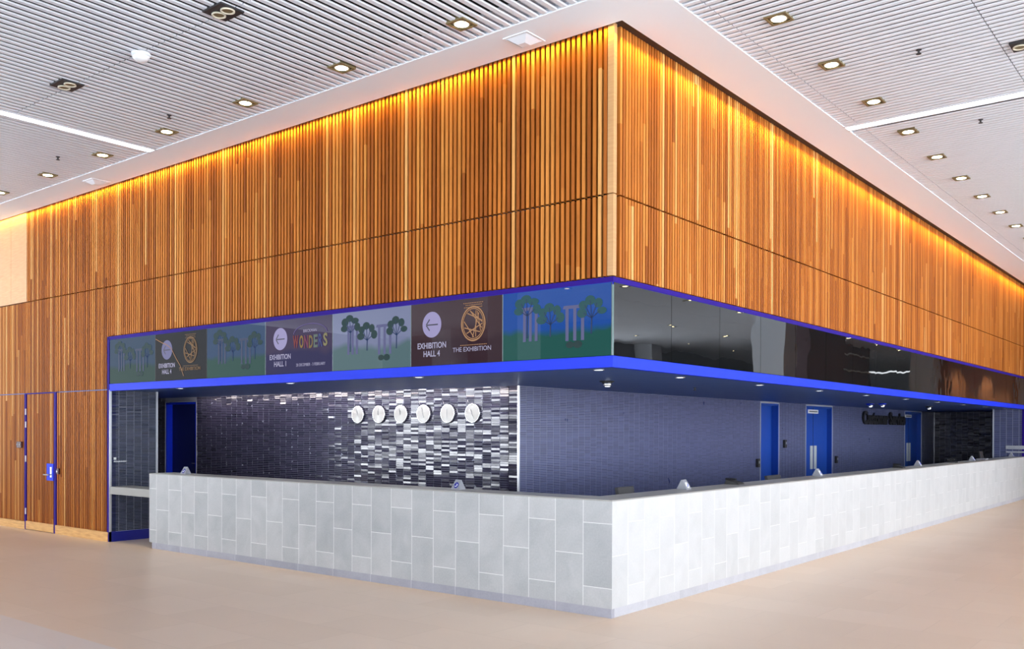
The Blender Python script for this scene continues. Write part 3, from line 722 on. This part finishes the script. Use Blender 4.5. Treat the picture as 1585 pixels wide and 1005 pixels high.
def spot(x, y, z, e, size, col, name='lamp_light', blend=.5, rad=.06, parent=None, aim=None):
    ld = bpy.data.lights.new(name, 'SPOT'); ld.energy = e; ld.spot_size = size; ld.spot_blend = blend; ld.color = col; ld.shadow_soft_size = rad
    o = bpy.data.objects.new(name, ld); COL.objects.link(o); o.location = (x, y, z)
    if aim: o.rotation_euler = Vector(aim).to_track_quat('-Z', 'Y').to_euler()
    return o
lx = [-1.056+.02, -2.61, -4.18, -5.74, -7.26, -8.78, -10.32, -11.9, -13.4]
for i, x in enumerate(lx):
    lab = 'lit square recessed downlight, %s from the corner in the left row beside the timber wall' % ORD[i]
    if p is None: p = make_downlight(x, -.835, lab, gl)
    else: clone(p, (x, -.835, ZC-.012), lab, gl)
    spot(x, -.835, ZC-.03, 24, 1.7, (1, .90, .76))
ry = [.775+1.275*i for i in range(11)]
for i, y in enumerate(ry):
    clone(p, (1.175, y, ZC-.012), 'lit square recessed downlight, %s from the corner in the right row beside the timber wall' % ORD[i], gr)
    spot(1.175, y, ZC-.03, 24, 1.7, (1, .90, .76))
for (x, y) in [(4.3, 1.5+3.2*i) for i in range(8)] + [(7.6, 2.9+3.2*i) for i in range(14)] + [(11, 1+4*i) for i in range(12)] + [(13.6, 3+4*i) for i in range(11)] + [(-4+5*i, -7.5) for i in range(4)] + [(-9+5*i, -12) for i in range(5)]:
    clone(p, (x, y, ZC-.012), 'lit square recessed downlight of the rows out over the open hall', 'downlights over the open hall')
def make_twin(x, y, lab, rot=0):
    t = thing('twin_spotlight', (x, y, ZC-.014), lab, 'ceiling light', 'unlit twin spotlights'); z = ZC-.014
    a, b = (.135, .115) if not rot else (.115, .135)
    mb = MB(); mb.box((x-a, y-b, z), (x+a, y+b, z+.07)); mb.build('housing', bronze if False else darkgrey, t)
    for s_ in (-1, 1):
        cx_, cy_ = (x+s_*.064, y) if not rot else (x, y+s_*.064)
        mb = MB(); mb.lathe((cx_, cy_, z), [(.060, 0), (.060, -.010), (.053, -.013), (.045, -.004), (.045, 0)], n=28); lr = mb.build('lamp_ring', cream, t, smooth=True)
        mb = MB(); mb.cyl((cx_, cy_, z-.004), .044, .006, n=24); mb.build('lamp_lens', bronze, lr)
make_twin(-2.46, -2.27, 'unlit twin round spotlight at the top left, nearest the picture top')
make_twin(-5.18, -2.29, 'unlit twin round spotlight left of the white dome')
make_twin(2.75, 2.68, 'unlit twin spotlight cut by the right picture edge', 0)
t = thing('ceiling_dome', (-3.85, -2.23, ZC), 'white round dome fitting on the left ceiling slats between the twin spotlights', 'ceiling dome')
mb = MB(); mb.lathe((-3.85, -2.23, ZC), [(.088, 0), (.088, -.015), (.083, -.022)], n=36); mb.build('base_ring', white, t)
mb = MB(); mb.lathe((-3.85, -2.23, ZC-.022), [(.080, 0), (.075, -.02), (.06, -.038), (.035, -.05), (.001, -.055)], n=36); mb.build('cover', paper, t, smooth=True)
# linear lights
for (nm, a, b, lab) in (('linear_light', (-6.67, -18, ZC-.004), (-6.53, BL+.03, ZC+.05), 'long white linear light running across the left ceiling'), ('linear_light', (BR-.02, 3.99, ZC-.004), (16, 4.13, ZC+.05), 'long white linear light running across the right ceiling')):
    t = thing(nm, ((a[0]+b[0])/2, (a[1]+b[1])/2, ZC), lab, 'ceiling light')
    mb = MB(); mb.box(a, b); mb.build('diffuser', stripm, t)
    mb = MB()
    if b[1]-a[1] > 1: mb.box((a[0]-.03, a[1], ZC-.006), (a[0], b[1], ZC+.05)); mb.box((b[0], a[1], ZC-.006), (b[0]+.03, b[1], ZC+.05))
    else: mb.box((a[0], a[1]-.03, ZC-.006), (b[0], a[1], ZC+.05)); mb.box((a[0], b[1], ZC-.006), (b[0], b[1]+.03, ZC+.05))
    mb.build('frame', slatm, t)
# sprinklers
def sprinkler(x, y, lab, z=ZC, group='sprinkler heads'):
    t = thing('sprinkler_head', (x, y, z), lab, 'sprinkler', group)
    mb = MB(); mb.cyl((x, y, z-.035), .010, .04, n=12); mb.cyl((x, y, z-.004), .026, .006, n=16); mb.build('stem', darkgrey, t)
    mb = MB(); mb.cyl((x, y, z-.040), .024, .004, n=16); mb.build('deflector', darkgrey, t)
sprinkler(-5.195, -1.13, 'small dark sprinkler head in the left ceiling slats, right of the linear light')
sprinkler(-7.81, -1.15, 'small dark sprinkler head in the left ceiling slats, left of the linear light')
sprinkler(1.93, 2.21, 'small dark sprinkler head in the right slats on the near side of the linear light')
sprinkler(1.94, 4.67, 'small dark sprinkler head in the right slats just beyond the linear light')
# air vents in the bulkhead
for (x, y, lab) in ((-.80, -.25, 'square white recessed air vent in the plaster band near the corner'), (-8.56, -.25, 'square white recessed air vent in the plaster band at the far left')):
    t = thing('air_vent', (x, y, ZC-.006), lab, 'air vent', 'air vents in the plaster band'); z = ZC-.006; s_ = .138
    mb = MB()
    for a in ((-s_, -s_, s_, -s_+.02), (-s_, s_-.02, s_, s_), (-s_, -s_+.02, -s_+.02, s_-.02), (s_-.02, -s_+.02, s_, s_-.02)): mb.box((x+a[0], y+a[1], z-.008), (x+a[2], y+a[3], z))
    mb.build('frame', white, t)
    q = s_-.02; mb = MB(); mb.poly([(x-q, y-q, z-.004), (x+q, y-q, z-.004), (x+q, y+q, z-.004), (x-q, y+q, z-.004), (x-.04, y-.04, z-.05), (x+.04, y-.04, z-.05), (x+.04, y+.04, z-.05), (x-.04, y+.04, z-.05)], [(0,1,5,4),(1,2,6,5),(2,3,7,6),(3,0,4,7),(4,5,6,7),(3,2,1,0)])
    mb.build('diffuser', slatm, t)
# soffit spots
def soffit_spot(x, y, lab, e=0):
    t = thing('soffit_spotlight', (x, y, ZB), lab, 'ceiling light', 'small spotlights in the blue soffit')
    mb = MB(); mb.lathe((x, y, ZB), [(.058, 0), (.055, -.006), (.044, -.006), (.042, 0)], n=24); mb.build('rim', chrome, t, smooth=True)
    mb = MB(); mb.cyl((x, y, ZB-.004), .043, .004, n=24); mb.build('lens', coolm, t)
    spot(x, y, ZB-.01, 14, 1.6, (.95, .97, 1), rad=.04)
for i, x in enumerate((-7.24, -4.81, -2.63, -.41)):
    soffit_spot(x, .27 if i < 3 else .40, 'small lit spotlight in the blue soffit above the left counter, %s' % ['leftmost of the row', 'second from the left', 'third from the left', 'at the corner'][i])
for i, y in enumerate((1.92, 3.94, 5.95, 7.97, 10.08, 12.15, 14.2, 16.3, 18.3)):
    soffit_spot(-.38, y, 'small lit spotlight in the soffit above the right counter, %s from the corner' % ORD[i])
for (x, y, lab) in ((-1.415, 2.1, 'round gimbal spotlight in the soffit in front of the tiled corner'), (-1.63, 12.5, 'paired blue gimbal spotlight in the soffit left of the Customer Service lettering'), (-1.29, 15.1, 'round gimbal spotlight in the soffit right of the Customer Service lettering')):  # the paired one is added to stand for two blue-white reflections
    t = thing('gimbal_spotlight', (x, y, ZB), lab, 'ceiling light')
    for j, dx in enumerate((0,) if 'paired' not in lab else (-.12, .12)):
        mb = MB(); mb.lathe((x+dx, y, ZB), [(.085, 0), (.085, -.012), (.06, -.016), (.055, -.03)], n=28); mb.build('rim', darkgrey if 'paired' not in lab else blue, t, smooth=True)
        mb = MB(); mb.lathe((x+dx+.02, y-.02, ZB-.012), [(.045, 0), (.045, -.04), (.035, -.05)], n=24); c_ = mb.build('lamp_body', chrome, t, smooth=True)
        mb = MB(); mb.cyl((x+dx+.02, y-.02, ZB-.066), .028, .004, n=20); mb.build('lens', coolm, c_)
sprinkler(-1.34, 4.1, 'tiny sprinkler head in the blue soffit behind the right counter', z=ZB)

# ================================================================ cove lighting along the timber (amber LED modules in the slot)
def strip_light(name, loc, length, wd, e, col, along, aim, spread):
    al = bpy.data.lights.new(name, 'AREA'); al.shape = 'RECTANGLE'; al.size = length; al.size_y = wd; al.energy = e; al.color = col; al.spread = spread
    o = bpy.data.objects.new(name, al); COL.objects.link(o)
    z = -Vector(aim).normalized(); x = Vector(along).normalized(); y = z.cross(x)
    o.matrix_world = Matrix(((x.x, y.x, z.x, loc[0]), (x.y, y.y, z.y, loc[1]), (x.z, y.z, z.z, loc[2]), (0, 0, 0, 1)))
    return o
AMB = (1, .60, .03)
strip_light('cove_led_light', (-7.5, -.020, ZC+.0), 15, .02, 72, AMB, (1, 0, 0), (0, .30, -1), math.radians(42))
strip_light('cove_led_light', (.065, 23, ZC+.0), 46, .02, 190, AMB, (0, 1, 0), (-.34, 0, -1), math.radians(50))
for k in range(30):
    y = .5+1.1*k
    spot(.08, y, ZC+.0, 5, .75, AMB, 'cove_led_light', blend=1, rad=.03, aim=(-.30, 0, -1))
# warm-white wash over the clock wall from the soffit edge
al = bpy.data.lights.new('soffit_wash_light', 'AREA'); al.shape = 'RECTANGLE'; al.size = 7.0; al.size_y = .04; al.energy = 22; al.color = (1, .88, .86)
ao = bpy.data.objects.new('soffit_wash_light', al); COL.objects.link(ao); ao.location = (-6.5, TY-.30, ZB-.015); ao.rotation_euler = (math.radians(20), 0, 0)

# ================================================================ the rest of the hall (behind and beside the camera, seen as reflections)
def hall_box(name, a, b, mat): mb = MB(); mb.box(a, b); return struct(name, mb, mat)
hallred = M('dark_maroon_wall', (.16, .085, .10), .6)
for (x, y) in ((4.5, 30), (4.5, 38), (4.5, 44), (7.5, 28), (3.5, 48)): spot(x, y, ZC-.03, 260, 2.4, (1, .93, .85))  # added spots without fittings, brightening the hall walls seen in reflections
hall_box('wall_hall', (6.0, 20.2, 0), (7.0, 23.4, 5.2), hallred)
hall_box('wall_hall', (8.5, 25, 0), (9.0, 34, 5.2), hallred)
mb = MB()
for z in (3.2, 4.1, 4.8): mb.box((8.42, 25, z), (8.5, 34, z+.05))
struct('trim_13', mb, white)
hall_box('wall_hall', (6.0, 36.5, 0), (6.6, 52, 5.2), M('brown_timber_wall', (.50, .20, .07), .5))
hall_box('wall_far', (-22, -18.2, 3.5), (16, -18, 5.2), M('grey_sky_baffle', (.16, .15, .16), .6))  # unseen band added to block sky reflections and dim the left side
hall_box('wall_far', (-1, 51.5, 0), (16, 52, 5.2), white)
hall_box('wall_far', (16, 24, 0), (16.2, 52, 5.2), M('grey_far_wall', (.20, .20, .23), .6))
def column(x, y, s_=.5): hall_box('wall_column', (x-s_, y-s_, 0), (x+s_, y+s_, 5.2), white)
for (x, y) in ((6.5, 19.0), (6.5, 34.8), (15.4, 0), (15.4, 9), (15.4, 18), (15.4, 27), (-9.4, -10.4), (-2, -10.6), (-18, -17.5), (-10, -17.5), (-2, -17.5), (6, -17.5), (15.4, -9)): column(x, y, .45)
